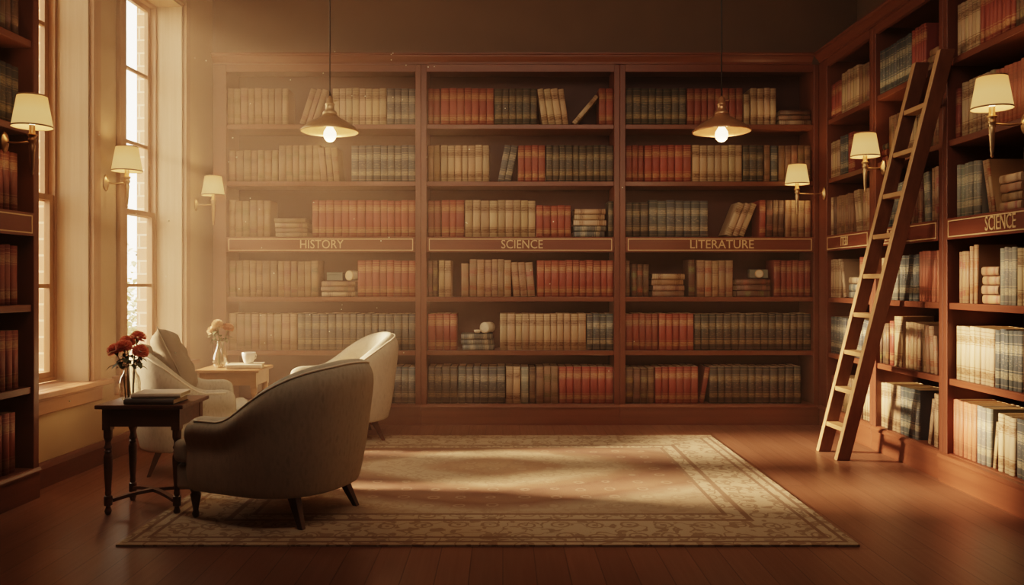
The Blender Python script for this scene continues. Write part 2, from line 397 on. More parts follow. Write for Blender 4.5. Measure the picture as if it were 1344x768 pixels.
def bookcase(loc, rz, W, oa, ob, dep, label, text=None, ts=.098, tx=None, tsx=1.0, signz=(1.375, 1.497), plinth=.0, group=None, p0=0):
    root = empty('bookcase', loc, rz, label, 'bookcase', group)
    y0 = 0
    bev(boxo('side_panel', (0, oa, y0, dep, .0, FT), M['case'], root), .004)
    bev(boxo('side_panel', (ob, W, y0, dep, .0, FT), M['case'], root), .004)
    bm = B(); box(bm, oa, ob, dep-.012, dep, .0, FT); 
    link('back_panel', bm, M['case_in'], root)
    # frieze with a bead
    bm = B(); box(bm, oa, ob, y0, y0+.025, OT, FT); box(bm, oa, ob, y0+.025, dep-.012, FT-.02, FT)
    link('head_board', bm, M['case_h'], root)
    for i, z in enumerate(SH):
        if i == 5: continue
        s = boxo('shelf', (oa, ob, y0+.012, dep-.012, z-.036, z), M['case_h'], root, .003)
        for l_ in (): pass
    bm = B(); box(bm, oa, ob, y0+.008, dep-.012, SH[5]-.03, SH[5])
    box(bm, p0, W, y0-.006-plinth, y0-.0005, .0, .135); prism(bm, [(y0-.0005, .135), (y0-.018-plinth, .135), (y0-.018-plinth, .148), (y0-.008-plinth, .16), (y0-.0005, .165)], p0, W)
    bev(link('plinth', bm, M['case_h'], root), .003)
    # sign board on the middle shelf
    sb = boxo('sign_board', (oa+.002, ob-.002, y0-.004, y0+.010, signz[0], signz[1]-.002), M['sign'], root, .002)
    bm = B(); i0, i1, z0, z1, q = oa+.018, ob-.018, signz[0]+.013, signz[1]-.015, .006
    for d in ((i0, i1, z0, z0+q), (i0, i1, z1-q, z1), (i0, i0+q, z0+q, z1-q), (i1-q, i1, z0+q, z1-q)): box(bm, d[0], d[1], y0-.0065, y0-.0035, d[2], d[3])
    link('gilt_border', bm, M['gold'], sb)
    if text:
        parts = text if isinstance(text, list) else [(text, ts, 0)]
        me = textmesh(parts[0][0], parts[0][1]); me.materials.append(M['gold'])
        o = bpy.data.objects.new('lettering', me); COL.objects.link(o); o.parent = sb
        o.location = (tx if tx is not None else (oa+ob)/2, y0-.006, (signz[0]+signz[1])/2-.001); o.rotation_euler = (PI/2, 0, 0); o.scale = (tsx, 1, 1)
    return root

BX = lambda px: (px-CX)*D/F
bx0 = BX(280)
edges = [BX(280), BX(552.5), BX(813.5), BX(1075)]
opens = [(BX(297), BX(545)), (BX(560), BX(806)), (BX(821), BX(1068))]
for k, (nm, txx) in enumerate((('HISTORY', None), ('SCIENCE', None), ('LITERATURE', None))):
    e0, e1 = edges[k], edges[k+1]
    bookcase((e0+.0005, D, 0), 0, e1-e0-.001, opens[k][0]-e0, opens[k][1]-e0, .32, 'tall dark cherry bookcase on the back wall with the %s sign' % nm, nm,
             tx={0: BX(422)-e0, 1: BX(685)-e0, 2: BX(947)-e0}[k], tsx={0: .88, 1: .88, 2: .95}[k], group='bookcases of the back wall')
RB = [(0.0, .92, .152, .874), (.92, 1.79, .964-.0, 1.747), (1.79, 2.72, 1.834, 2.66)]
rlab = ['corner bookcase of the side wall, nearest the LITERATURE bookcase', 'side wall bookcase directly behind the leaning ladder', 'side wall bookcase with a SCIENCE sign, in front of the ladder']
rtxt = [('ITEBI', .095, .875-.0), ('LITERATURA', .1, None), ('SCIENCE', .105, None)]
for k, (a, b2, oa, ob) in enumerate(RB):
    txx = {0: None, 1: None, 2: None}[k]
    px = {0: 1109, 1: 1191, 2: 1314}[k]
    yl = D - XR*F/(px-CX) - a
    if k == 1: yl = (D - XR*F/(1171-CX)) - a
    bookcase((XR, D-a-.0005, 0), -PI/2, b2-a-.001, oa-a, ob-a, .44, rlab[k], rtxt[k][0], ts=rtxt[k][1], tx=yl, tsx={0: .62, 1: .6, 2: .62}[k], plinth=.02 if k == 2 else 0, p0=.02 if k == 0 else 0, group='bookcases of the side wall')
# window wall bookcase, recessed
lth = LA
def Lp(u, v, z): 
    m = Matrix.Rotation(LA, 4, 'Z'); p = m @ Vector((u, v, z)); return (p.x+LO[0], p.y+LO[1], p.z)
bookcase(Lp(CB0, -.115, 0), LA, CB1-CB0, .06, CB1-CB0-.045, .36, 'dark bookcase beside the first window, its sign board blank', None, group=None)

# crown mouldings
CR = [(0, FT), (-.012, FT), (-.012, FT+.015), (-.028, FT+.03), (-.045, FT+.05), (-.045, FT+.062), (-.055, FT+.068), (-.055, FT+.08), (.3, FT+.08), (.3, FT+.001), (0, FT+.001)]
o = link('trim_1', prism(B(), CR, 0, edges[3]-edges[0]-.06), M['case_h'], loc=(edges[0], D, 0)); tag(o, kind='structure')
o = link('trim_2', prism(B(), CR, -.03, 2.72), M['case_h'], loc=(XR, D-.06, 0), rot=(0, 0, -PI/2)); tag(o, kind='structure')
o = link('trim_3', prism(B(), CR[:-3]+[(.1, FT+.08), (.1, FT+.001), (0, FT+.001)], 0, CB1-CB0), M['case_h'], loc=Lp(CB0, -.115, 0), rot=(0, 0, LA)); tag(o, kind='structure')
# corner filler where the two runs of bookcases meet
o = boxo('trim_4', (XR+.001, 2.96, D+.001, 6.69, 0, FT), M['case'],); tag(o, kind='structure')

# ------------------------------------------------------------------ books
PAL = {  # cloth, band, style
 't': ((.44, .315, .185), (.17, .09, .045), 0), 'c': ((.53, .41, .265), (.24, .13, .06), 0), 'r': ((.26, .056, .036), (.42, .23, .11), 0),
 'm': ((.19, .045, .028), (.30, .17, .085), 0), 'b': ((.075, .092, .090), (.36, .31, .20), 1), 'k': ((.048, .052, .042), (.25, .19, .10), 1),
 'n': ((.25, .15, .082), (.15, .08, .04), 1), 'd': ((.10, .056, .032), (.20, .12, .06), 1), 'p': ((.50, .185, .105), (.33, .14, .08), 0),
 'g': ((.20, .21, .175), (.45, .38, .25), 1), 'w': ((.35, .225, .13), (.24, .10, .055), 1)}
CNAME = {'t': 'tan', 'c': 'cream', 'r': 'red', 'm': 'dark red', 'b': 'blue-grey', 'k': 'dark green', 'n': 'brown', 'd': 'dark brown', 'p': 'salmon pink', 'g': 'grey-green', 'w': 'mottled tan'}
def book_bm(bm, w, h, d, code, mat4=None):
    """spine on -y, thickness x, height z; rounded spine, boards, and a page block sunk between the boards"""
    cl = bm.loops.layers.float_color.get('Col') or bm.loops.layers.float_color.new('Col')
    bl = bm.loops.layers.float_color.get('Bnd') or bm.loops.layers.float_color.new('Bnd')
    sl = bm.loops.layers.float_color.get('Sty') or bm.loops.layers.float_color.new('Sty')
    ul = bm.loops.layers.uv.get('UVMap') or bm.loops.layers.uv.new('UVMap')
    base, bnd, sty = PAL[code]
    j = 1 + R.uniform(-.16, .14)
    base = tuple(max(0, c*j*(1+R.uniform(-.05, .05))) for c in base)
    seed = R.random()
    if code in 'wnd': sty = R.choice((0, .5, 1, 1.3)); bnd = tuple(c*R.uniform(.7, 1.35) for c in bnd)
    hw = w/2 - .001; rr = min(.34*w, .014)
    out = [(-hw, d), (-hw, rr*1.15)]
    sp = [(-hw*.98, rr*.55), (-hw*.72, rr*.14), (-hw*.25, 0), (hw*.25, 0), (hw*.72, rr*.14), (hw*.98, rr*.55)]
    out += sp + [(hw, rr*1.15), (hw, d)]
    n = len(out); tb = min(.003, w*.12)
    def ins(p):
        x, y = p; return (x*(hw-tb)/hw, max(y, rr*.4+tb) if y < d*.9 else y)
    T = mat4 or Matrix.Identity(4)
    def V(x, y, z): return bm.verts.new(T @ Vector((x, y, z)))
    bo = [V(x, y, 0) for x, y in out]; to = [V(x, y, h) for x, y in out]
    ti = [V(*ins(p), h) for p in out]; td = [V(*ins(p), h-.006) for p in out]
    fs = []
    for i in range(n-1):
        f = bm.faces.new([bo[i], bo[i+1], to[i+1], to[i]]); s = 1 if 1 <= i <= n-3 else 0
        fs.append((f, 0, s, i))
        f = bm.faces.new([to[i], to[i+1], ti[i+1], ti[i]]); fs.append((f, 0, 0, i))
        f = bm.faces.new([ti[i], ti[i+1], td[i+1], td[i]]); fs.append((f, 1, 0, i))
    fs.append((bm.faces.new(td), 1, 0, 0)); fs.append((bm.faces.new([bo[n-1], to[n-1], to[0], bo[0]]), 1, 0, 0)); fs.append((bm.faces.new(bo[::-1]), 0, 0, 0))
    for f, mi, s, i in fs:
        f.material_index = mi
        f.smooth = bool(s)
        for lp in f.loops:
            lp[cl] = (*base, 1); lp[bl] = (*bnd, 1); lp[sl] = (seed, s, sty, 1)
        if s:
            us = [(i-1)/(n-3), i/(n-3)]
            for lp, (u, v) in zip(f.loops, ((us[0], 0), (us[1], 0), (us[1], 1), (us[0], 1))): lp[ul].uv = (u, v)
ORD = 'first second third fourth fifth sixth seventh eighth ninth tenth eleventh twelfth thirteenth fourteenth fifteenth sixteenth seventeenth eighteenth nineteenth twentieth'.split()
def ordn(i):
    if i <= 20: return ORD[i-1]
    return ('twenty-' if i < 30 else 'thirty-') + ORD[i % 10 - 1] if i % 10 else 'thirtieth'
BOOKS = []   # (area, mat4, w, h, d, code, label, group)
SHN = ['top', 'second', 'third', 'fourth', 'fifth', 'bottom']
# runs: (code, x0, x1, count, height factor, lean degrees) or ('S', x0, x1, codes from the bottom, total height in m [, offset])
HB = .292
BACK = [
 [ # HISTORY
  [('n', 296, 377, 9, 1, 0), ('n', 391, 415, 3, 1.0, 18), ('t', 435, 506, 8, 1, 0), ('b', 507, 545, 4, 1, 0)],
  [('n', 298, 363, 7, .86, 0), ('n', 364, 419, 6, 1, 0), ('n', 420, 445, 3, .93, -5), ('b', 460, 545, 9, 1, 0)],
  [('n', 298, 353, 6, 1, 0), ('S', 358, 402, 'nnnn', .155), ('r', 408, 545, 14, 1, 0)],
  [('n', 298, 362, 7, 1, 0), ('n', 363, 416, 6, .98, 0), ('S', 419, 466, 'tnn', .130), ('r', 468, 545, 8, 1, 0)],
  [('n', 298, 388, 9, 1, 0), ('k', 389, 545, 16, 1, 0)],
  [('b', 462, 545, 9, 1, 0)]],
 [ # SCIENCE
  [('m', 561, 577, 2, 1, 0), ('r', 578, 648, 7, 1, 0), ('k', 649, 705, 6, 1, 0), ('t', 712, 747, 4, .98, -8), ('t', 750, 758, 1, .98, 40), ('m', 787, 806, 2, 1, 0)],
  [('n', 561, 577, 2, 1, 0), ('t', 578, 642, 7, 1, 0), ('b', 653, 671, 2, 1, 11), ('r', 680, 716, 4, 1, 0), ('k', 717, 806, 10, 1, 0)],
  [('m', 561, 578, 2, 1, 0), ('r', 579, 609, 3, 1, 0), ('t', 610, 703, 9, 1, 0), ('r', 704, 750, 5, .86, 0), ('S', 753, 797, 'bbctt', .235), ('k', 799, 806, 1, .98, 0)],
  [('d', 561, 574, 2, 1, 0), ('t', 575, 592, 2, 1, 0), ('w', 605, 615, 1, .92, 0), ('w', 616, 671, 6, 1.02, 0), ('w', 674, 703, 3, .94, -5), ('r', 705, 806, 11, 1, 0)],
  [('r', 561, 599, 4, 1, 0), ('S', 604, 649, 'bbb', .135), ('t', 656, 770, 12, 1, 0), ('b', 771, 806, 4, 1, 0)],
  [('k', 561, 600, 4, 1, 0), ('b', 601, 663, 6, 1, 0), ('t', 664, 683, 2, 1, 0), ('g', 684, 694, 1, 1, 0), ('d', 695, 703, 1, .98, 0), ('n', 704, 733, 3, 1, 0), ('r', 734, 806, 7, 1, 0)]],
 [ # LITERATURE
  [('k', 822, 902, 8, 1, 0), ('m', 903, 977, 8, 1, 0), ('t', 978, 986, 1, .84, 0), ('t', 987, 1021, 4, 1, 0), ('S', 1024, 1067, 'tnd', .125)],
  [('m', 822, 846, 3, 1, 0), ('r', 847, 909, 6, 1, 0), ('t', 910, 976, 7, 1, 0), ('k', 977, 1004, 3, 1, 0), ('n', 1005, 1013, 1, 1, 0), ('b', 1014, 1023, 1, 1, 0), ('n', 1024, 1067, 5, 1, 0)],
  [('k', 822, 852, 3, .95, 0), ('b', 853, 931, 7, 1, 0), ('t', 953, 979, 3, .96, 22), ('r', 999, 1007, 1, 1, 0), ('d', 1008, 1032, 3, 1, 0), ('w', 1033, 1067, 4, 1, 0)],
  [('d', 822, 828, 1, 1, 0), ('d', 830, 853, 3, .9, 0), ('S', 856, 901, 'nnnt', .195), ('d', 905, 914, 1, 1.02, 0), ('w', 916, 964, 5, 1, 0), ('S', 968, 1015, 'ddd', .148), ('m', 1018, 1067, 6, 1, 0)],
  [('m', 822, 865, 5, 1, 0), ('r', 866, 912, 5, 1, 0), ('k', 913, 1067, 16, 1, 0)],
  [('d', 822, 860, 4, .97, 0), ('r', 861, 918, 6, 1, 0), ('m', 919, 926, 1, 1, 10), ('k', 933, 1054, 12, 1, 0)]]]
RIGHT = [
 [ # corner
  [('r', 1087, 1103, 4, .92, 0), ('t', 1104, 1126, 6, 1.05, 0), ('n', 1127, 1140, 4, .95, 0)],
  [('t', 1088, 1101, 4, .95, 0), ('b', 1102, 1111, 3, 1.0, 0), ('r', 1112, 1120, 3, 1, 0)],
  [('t', 1088, 1092, 1, 1.02, 0), ('d', 1093, 1096, 1, 1, 0), ('n', 1097, 1118, 7, 1, 0), ('t', 1123, 1130, 2, 1.03, -9), ('w', 1132, 1140, 3, 1, 0)],
  [('t', 1089, 1102, 4, 1, 0), ('t', 1106, 1109, 1, .93, -14), ('S', 1112, 1125, 'bbt', .16), ('r', 1127, 1139, 3, 1.02, 0)],
  [('b', 1089, 1139, 13, .95, 0)],
  [('m', 1088, 1096, 2, .85, 0), ('n', 1098, 1120, 7, .9, 0), ('d', 1121, 1130, 2, 1.0, 0), ('t', 1132, 1140, 3, .9, 0)]],
 [ # behind the ladder
  [('b', 1153, 1195, 11, 1.02, 0), ('r', 1196, 1214, 5, 1.05, 0), ('S', 1216, 1231, 'nnn', .14)],
  [('S', 1151, 1163, 'mmk', .13), ('n', 1165, 1183, 5, .98, 0), ('t', 1190, 1216, 6, .98, 0), ('n', 1223, 1231, 2, 1.02, 0)],
  [('k', 1153, 1160, 2, .92, 0), ('b', 1163, 1187, 7, .95, 0), ('w', 1195, 1208, 3, .98, 0), ('g', 1212, 1220, 2, 1.02, -4), ('w', 1222, 1231, 3, 1.08, 0)],
  [('t', 1151, 1160, 2, .95, 0), ('g', 1161, 1178, 4, .97, 0), ('b', 1179, 1205, 6, .98, 0), ('p', 1206, 1231, 7, 1.04, 0)],
  [('d', 1153, 1165, 3, .92, 0), ('r', 1166, 1171, 1, 1.0, 0), ('t', 1172, 1182, 2, 1.1, 0), ('w', 1187, 1206, 5, 1.0, 0), ('w', 1210, 1224, 3, .97, -5), ('w', 1226, 1230, 1, .78, -5)],
  [('t', 1155, 1180, 5, 1.02, 0), ('b', 1181, 1205, 5, 1.04, 0), ('t', 1217, 1221, 1, .94, 10), ('t', 1226, 1231, 2, 1.06, 0)]],
 [ # front side case
  [('t', 1255, 1285, 6, 1.0, 0), ('r', 1286, 1330, 8, 1.04, 0), ('d', 1331, 1342, 2, 1.05, 0), ('t', 1343, 1362, 4, .95, 0)],
  [('m', 1253, 1259, 1, .95, 0), ('t', 1261, 1304, 8, 1.02, 0), ('p', 1305, 1362, 10, 1.0, 0)],
  [('g', 1255, 1286, 6, 1.0, 0), ('w', 1298, 1306, 2, .98, -12), ('S', 1309, 1338, 'wnwc', .19), ('d', 1341, 1362, 3, 1.0, 0)],
  [('w', 1258, 1271, 3, .98, 0), ('w', 1272, 1281, 2, 1.08, 0), ('S', 1285, 1309, 'wwww', .20), ('g', 1311, 1333, 4, 1.0, 0), ('t', 1334, 1362, 4, .98, 0)],
  [('c', 1254, 1304, 8, 1.03, 0), ('b', 1305, 1340, 6, 1.03, 0), ('t', 1341, 1363, 3, 1.0, 0)],
  [('p', 1247, 1280, 6, 1.05, 0), ('g', 1281, 1299, 3, 1.05, 0), ('t', 1301, 1305, 1, .85, 7), ('c', 1309, 1331, 3, 1.0, 0), ('b', 1332, 1363, 4, 1.0, 0)]]]
LEFTC = [[('d', 3.72, 4.12, 8, 1.0, 0)], [('k', 3.72, 4.12, 8, 1.02, 0)], [('m', 3.70, 4.11, 8, 1.02, 0)], [('m', 3.70, 4.12, 8, 1.04, 0)], [('m', 3.70, 4.12, 8, 1.02, 0)], [('m', 3.70, 4.10, 8, 1.05, 0)]]

def lay(rows, frame, conv, case, end, px, dmax):
    """frame: local->world for the case front (x along, y into the case); conv: pixel or metre -> local x"""
    for r, runs in enumerate(rows):
        z = SH[r] + .001; k = 0
        nst = sum(1 for q in runs if q[0] == 'S'); si = 0; ntot = sum(q[3] for q in runs if q[0] != 'S')
        for q in runs:
            grp = 'books on the %s shelf of the %s' % (SHN[r], case)
            if q[0] == 'S':
                _, x0, x1, codes, tot = q[:5]
                a, b2 = conv(x0), conv(x1); L = b2-a; hh = tot/len(codes); zz = z
                for i, cde in enumerate(codes):
                    th = hh*R.uniform(.92, 1.0); ln = L*R.uniform(.9, .985); off = (L-ln)*R.random()
                    # lying: spine to the front, book height along x
                    m = Matrix.Translation((a+off+ln if not px == 'x' else a+off+ln, .035+R.uniform(0, .012), zz+th/2)) @ Matrix.Rotation(-PI/2, 4, 'Y')
                    top = len(codes)-i
                    lab = '%s book, %s flat stack, %s shelf of the %s' % (CNAME[cde], ('topmost of the' if top == 1 else 'lowest of the' if i == 0 else ordn(top)+' from top of the'), SHN[r], case)
                    BOOKS.append([(abs(x1-x0)*th*165 if px else 400), frame @ m, th, ln, .2, cde, lab, grp, True]); zz += th+.0006
                si += 1; continue
            cde, x0, x1, n, hf, lean = q
            a, b2 = conv(x0), conv(x1)
            ws = [R.uniform(.9, 1.12) for _ in range(n)]; sc_ = (b2-a)/sum(ws); x = a
            depth = min(dmax, .215)
            for i in range(n):
                w = ws[i]*sc_; k += 1
                h = HB*hf*(1+R.uniform(-.012, .012)); y = .03+R.uniform(0, .008)
                if lean == 0: m = Matrix.Translation((x+w/2, y, z))
                else:
                    s = 1 if lean > 0 else -1; w *= math.cos(math.radians(lean)) ; al = math.radians(lean)
                    m = Matrix.Translation((x+(w if s > 0 else 0), y, z)) @ Matrix.Rotation(al, 4, 'Y') @ Matrix.Translation((-s*w/2, 0, 0))
                kk = ntot-k+1 if not px else k
                lab = '%s%s book, %s from %s, %s shelf of the %s' % ('leaning ' if lean else '', CNAME[cde], ordn(kk), end, SHN[r], case)
                if px: area = abs(x1-x0)/n * h*F/(D if px == 'b' else XR*F/((x0+x1)/2-CX))
                else: area = 500
                if px == 'b' and case.startswith('HIS') and ((r == 5 and x0 < 500) or (r == 4 and x1 < 400)): area *= .5
                BOOKS.append([area, frame @ m, w, h, depth, cde, lab, grp, False]); x += ws[i]*sc_
for k, nm in enumerate(('HISTORY bookcase', 'back-wall SCIENCE bookcase', 'LITERATURE bookcase')):
    lay(BACK[k], Matrix.Translation((0, D, 0)), BX, nm, 'window side', 'b', .22)
for k, nm in enumerate(('corner bookcase', 'bookcase behind the ladder', 'side-wall SCIENCE bookcase')):
    lay(RIGHT[k], Matrix.Translation((XR, D, 0)) @ Matrix.Rotation(-PI/2, 4, 'Z'), lambda p: D - (XR+.032)*F/(p-CX), nm, 'corner side', 'r', .24)
lay(LEFTC, Matrix.Translation(Lp(0, -.115, 0)) @ Matrix.Rotation(LA, 4, 'Z'), lambda u: u, 'bookcase beside the first window', 'window side' , '', .22)
BOOKS.sort(key=lambda b: -b[0])
NIND = 292
print('BOOKS', len(BOOKS))
for area, m, w, h, d, cde, lab, grp, lying in BOOKS[:NIND]:
    bm = B(); book_bm(bm, w, h, d, cde)
    me = bpy.data.meshes.new('book'); bmesh.ops.recalc_face_normals(bm, faces=bm.faces[:]); bm.to_mesh(me); bm.free()
    me.materials.append(M['book']); me.materials.append(M['page'])
    o = bpy.data.objects.new('book', me); COL.objects.link(o); o.matrix_world = m
    tag(o, lab, 'book', grp)
bm = B()
for area, m, w, h, d, cde, lab, grp, lying in BOOKS[NIND:]: book_bm(bm, w, h, d, cde, m)
o = link('distant_books', bm, [M['book'], M['page']])
tag(o, 'rows of many more small cloth-bound books along the bookcase shelves', 'books', kind='stuff')

# things on the shelves
def shelfthing(px, py, row): return (BX(px), D+.06, SH[row])
x, y, z = BX(456), D+.075, SH[3]+.131
o = empty('stoneware_pot', (x, y, z), 0, 'small round pale pot lying on the flat stack in the HISTORY bookcase', 'pot')
def lying_pot(root, r, L, mat):
    bm = B(); lathe(bm, [(r*.2, 0), (r*.8, 0), (r, r*.2), (r, L*.5), (r*.95, L), (r*.9, L), (r*.88, L*.6)], 24)
    for v in bm.verts: v.co = Vector((v.co.x, v.co.z, v.co.y+r))
    return link('body', bm, mat, root, True)
lying_pot(o, .040, .10, M['clay'])
o.rotation_euler.z = math.radians(-32)
bo = link('rim', lathe(B(), [(.030, 0), (.041, 0), (.042, .01), (.040, .012), (.030, .012)], 24), M['gold'], o, True, loc=(0, -.003, .040), rot=(-PI/2, 0, 0))
def grey_box(px0, px1, row, z, h, label):
    a, b2 = BX(px0), BX(px1); o = empty('grey_cloth_box', ((a+b2)/2, D+.11, z), 0, label, 'box')
    bev(boxo('box_body', (-(b2-a)/2, (b2-a)/2, -.03, .10, 0, h*.72), M['tealc'], o), .003); bev(boxo('lid', (-(b2-a)/2-.001, (b2-a)/2+.001, -.032, .102, h*.72, h), M['tealc'], o), .003)
grey_box(426, 447, 3, SH[3]+.132, .066, 'small grey-green box beside the pale pot in the HISTORY bookcase')
o = empty('clay_jar', (BX(635.5), D+.075, SH[4]+.137), 0, 'pale round jar lying on the flat stack in the back SCIENCE bookcase', 'jar')
lying_pot(o, .043, .10, M['clay']); link('rim', lathe(B(), [(.034, 0), (.0435, 0), (.0445, .008), (.043, .010), (.034, .010)], 24), M['clay'], o, True, loc=(0, -.003, .043), rot=(-PI/2, 0, 0)); o.rotation_euler.z = math.radians(-32)
o = empty('clay_cup', (BX(626), D+.06, SH[4]+.137), 0, 'little pale bowl next to the round jar in the back SCIENCE bookcase', 'bowl')
link('body', lathe(B(), [(.012, 0), (.016, 0), (.026, .014), (.027, .026), (.024, .028), (.02, .02), (.008, .01)], 20), M['clay'], o, True)
link('foot', lathe(B(), [(.016, 0), (.016, .003), (.012, .003)], 20), M['clay'], o, True)
o = empty('mantel_clock', (BX(1001), D+.09, SH[3]+.150), 0, 'small squat clock with a round face on the dark stack in the LITERATURE bookcase', 'clock')
bev(boxo('clock_body', (-.075, .075, 0, .06, 0, .072), M['tealc'], o), .006)
link('clock_face', lathe(B(), [(.001, 0), (.030, 0), (.030, .004), (.001, .004)], 28), M['clay'], o, loc=(0, -.001, .036), rot=(PI/2, 0, 0))
link('bezel', lathe(B(), [(.029, 0), (.034, 0), (.034, .007), (.029, .007)], 28, cap=False), M['brass'], o, True, loc=(0, -.001, .036), rot=(PI/2, 0, 0))

# ------------------------------------------------------------------ rug
RZ = .009
bm = B(); bmesh.ops.create_grid(bm, x_segments=60, y_segments=46, size=1)
for v in bm.verts: v.co = Vector((v.co.x*RW, v.co.y*RL, RZ))
ge = bmesh.ops.extrude_face_region(bm, geom=bm.faces[:])
for v in [g for g in ge['geom'] if isinstance(g, bmesh.types.BMVert)]: v.co.z = .0005
rug = link('rug', bm, M['rug'], loc=((RX0+RX1)/2, (RY0+RY1)/2, 0))
tag(rug, 'large worn Persian rug with pale medallion and wide patterned border on the floor', 'rug')

# ------------------------------------------------------------------ ladder
lad = empty('ladder', (2.14, 5.22, 0), 0, 'wooden library ladder leaning on the side bookcases', 'ladder')
def rail(foot, top, wx=.085, wy=.045):
    def q(p): return [(p[0], p[1], p[2]), (p[0]+wx, p[1], p[2]), (p[0]+wx, p[1]+wy, p[2]), (p[0], p[1]+wy, p[2])]
    b = lad.location
    f = (foot[0]-b.x, foot[1]-b.y, 0); tt = (top[0]-b.x, top[1]-b.y, top[2])
    bm = hexa(B(), q(f), q(tt)); bm.normal_update()
    for fc in bm.faces:
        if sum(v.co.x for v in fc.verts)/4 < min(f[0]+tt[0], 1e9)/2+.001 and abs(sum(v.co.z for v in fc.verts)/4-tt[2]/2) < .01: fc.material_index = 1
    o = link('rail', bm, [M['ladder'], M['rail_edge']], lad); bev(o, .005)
    return Vector(f), Vector(tt)
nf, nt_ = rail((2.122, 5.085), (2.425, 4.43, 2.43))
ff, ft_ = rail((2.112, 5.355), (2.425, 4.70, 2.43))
for k in range(9):
    z = .2 + .243*k; u = z/2.43
    p = nf.lerp(nt_, u); q = ff.lerp(ft_, u)
    bm = B(); y0, y1 = p.y+.046, q.y-.001
    dx = (q.x-p.x)
    hexa(bm, [(p.x+.004, y0, z-.014), (p.x+.084, y0, z-.014), (q.x+.084, y1, z-.014), (q.x+.004, y1, z-.014)], [(p.x+.004, y0, z+.014), (p.x+.084, y0, z+.014), (q.x+.084, y1, z+.014), (q.x+.004, y1, z+.014)])
    bev(link('rung', bm, M['rung'], lad), .003)

# ------------------------------------------------------------------ side tables
def turned_leg(h):
    p = [(.010, 0), (.013, .006), (.017, .018), (.012, .032), (.010, .042), (.019, .046), (.019, .05)]
    p += [(.019, .085), (.019, .09), (.012, .094), (.015, .105), (.013, .12)]
    p += [(.018, h*.45), (.021, h*.62), (.021, h*.68), (.015, h*.72), (.019, h*.735), (.013, h*.755), (.020, h*.78), (.015, h*.81), (.013, h*.85), (.018, h*.88), (.021, h*.9), (.021, h)]
    return p
def side_table(x0, x1, y0, y1, H, mat, label):
    cx, cy = (x0+x1)/2, (y0+y1)/2; w, d = (x1-x0)/2, (y1-y0)/2
    root = empty('side_table', (cx, cy, 0), 0, label, 'table', )
    bev(boxo('tabletop', (-w, w, -d, d, H-.020, H), mat, root), .005, 3)
    iw, idd = w-.028, d-.028; ah = H-.020
    bm = B(); th = .018
    box(bm, -iw, iw, -idd, -idd+th, ah-.088, ah-.0005); box(bm, -iw, iw, idd-th, idd, ah-.088, ah-.0005); box(bm, -iw, -iw+th, -idd+th, idd-th, ah-.088, ah-.0005); box(bm, iw-th, iw, -idd+th, idd-th, ah-.088, ah-.0005)
    link('apron', bm, mat, root)
    lx, ly = iw-.018, idd-.018
    for sx in (-1, 1):
        for sy in (-1, 1):
            bm = lathe(B(), turned_leg(ah-.10), 16)
            box(bm, -.0205, .0205, -.0205, .0205, ah-.105, ah-.001); 
            link('leg', bm, mat, root, False, loc=(sx*lx, sy*ly, 0))
    for s in (-1, 1):
        z = .068 ; bm = B(); pts = []
        N = 10
        for i in range(N+1):
            u = -1+2*i/N; pts.append((u*(lx-.016), s*u*(ly-.012), z + .02*(1-u*u)))
        prev = None
        dirv = Vector((lx, s*ly, 0)).normalized(); nrm = Vector((-dirv.y, dirv.x, 0))
        rings = []
        for p in pts:
            p = Vector(p); hw = .013
            rings.append([bm.verts.new(p+nrm*a*hw+Vector((0, 0, b2*(.008 if s > 0 else .0075)))) for a, b2 in ((-1, -1), (1, -1), (1, 1), (-1, 1))])
        for a, b2 in zip(rings, rings[1:]):
            for i in range(4): bm.faces.new([a[i], a[(i+1) % 4], b2[(i+1) % 4], b2[i]])
        bm.faces.new(rings[0][::-1]); bm.faces.new(rings[-1])
        link('stretcher', bm, mat, root)
    return root
TH = .54
side_table(-1.974, -1.546, 3.862, 4.215, TH, M['table'], 'dark wooden side table with turned legs beside the shadowed armchair')
side_table(-2.09, -1.655, 5.42, 5.77, TH, M['table_pale'], 'pale wooden side table with turned legs against the back bookcase')

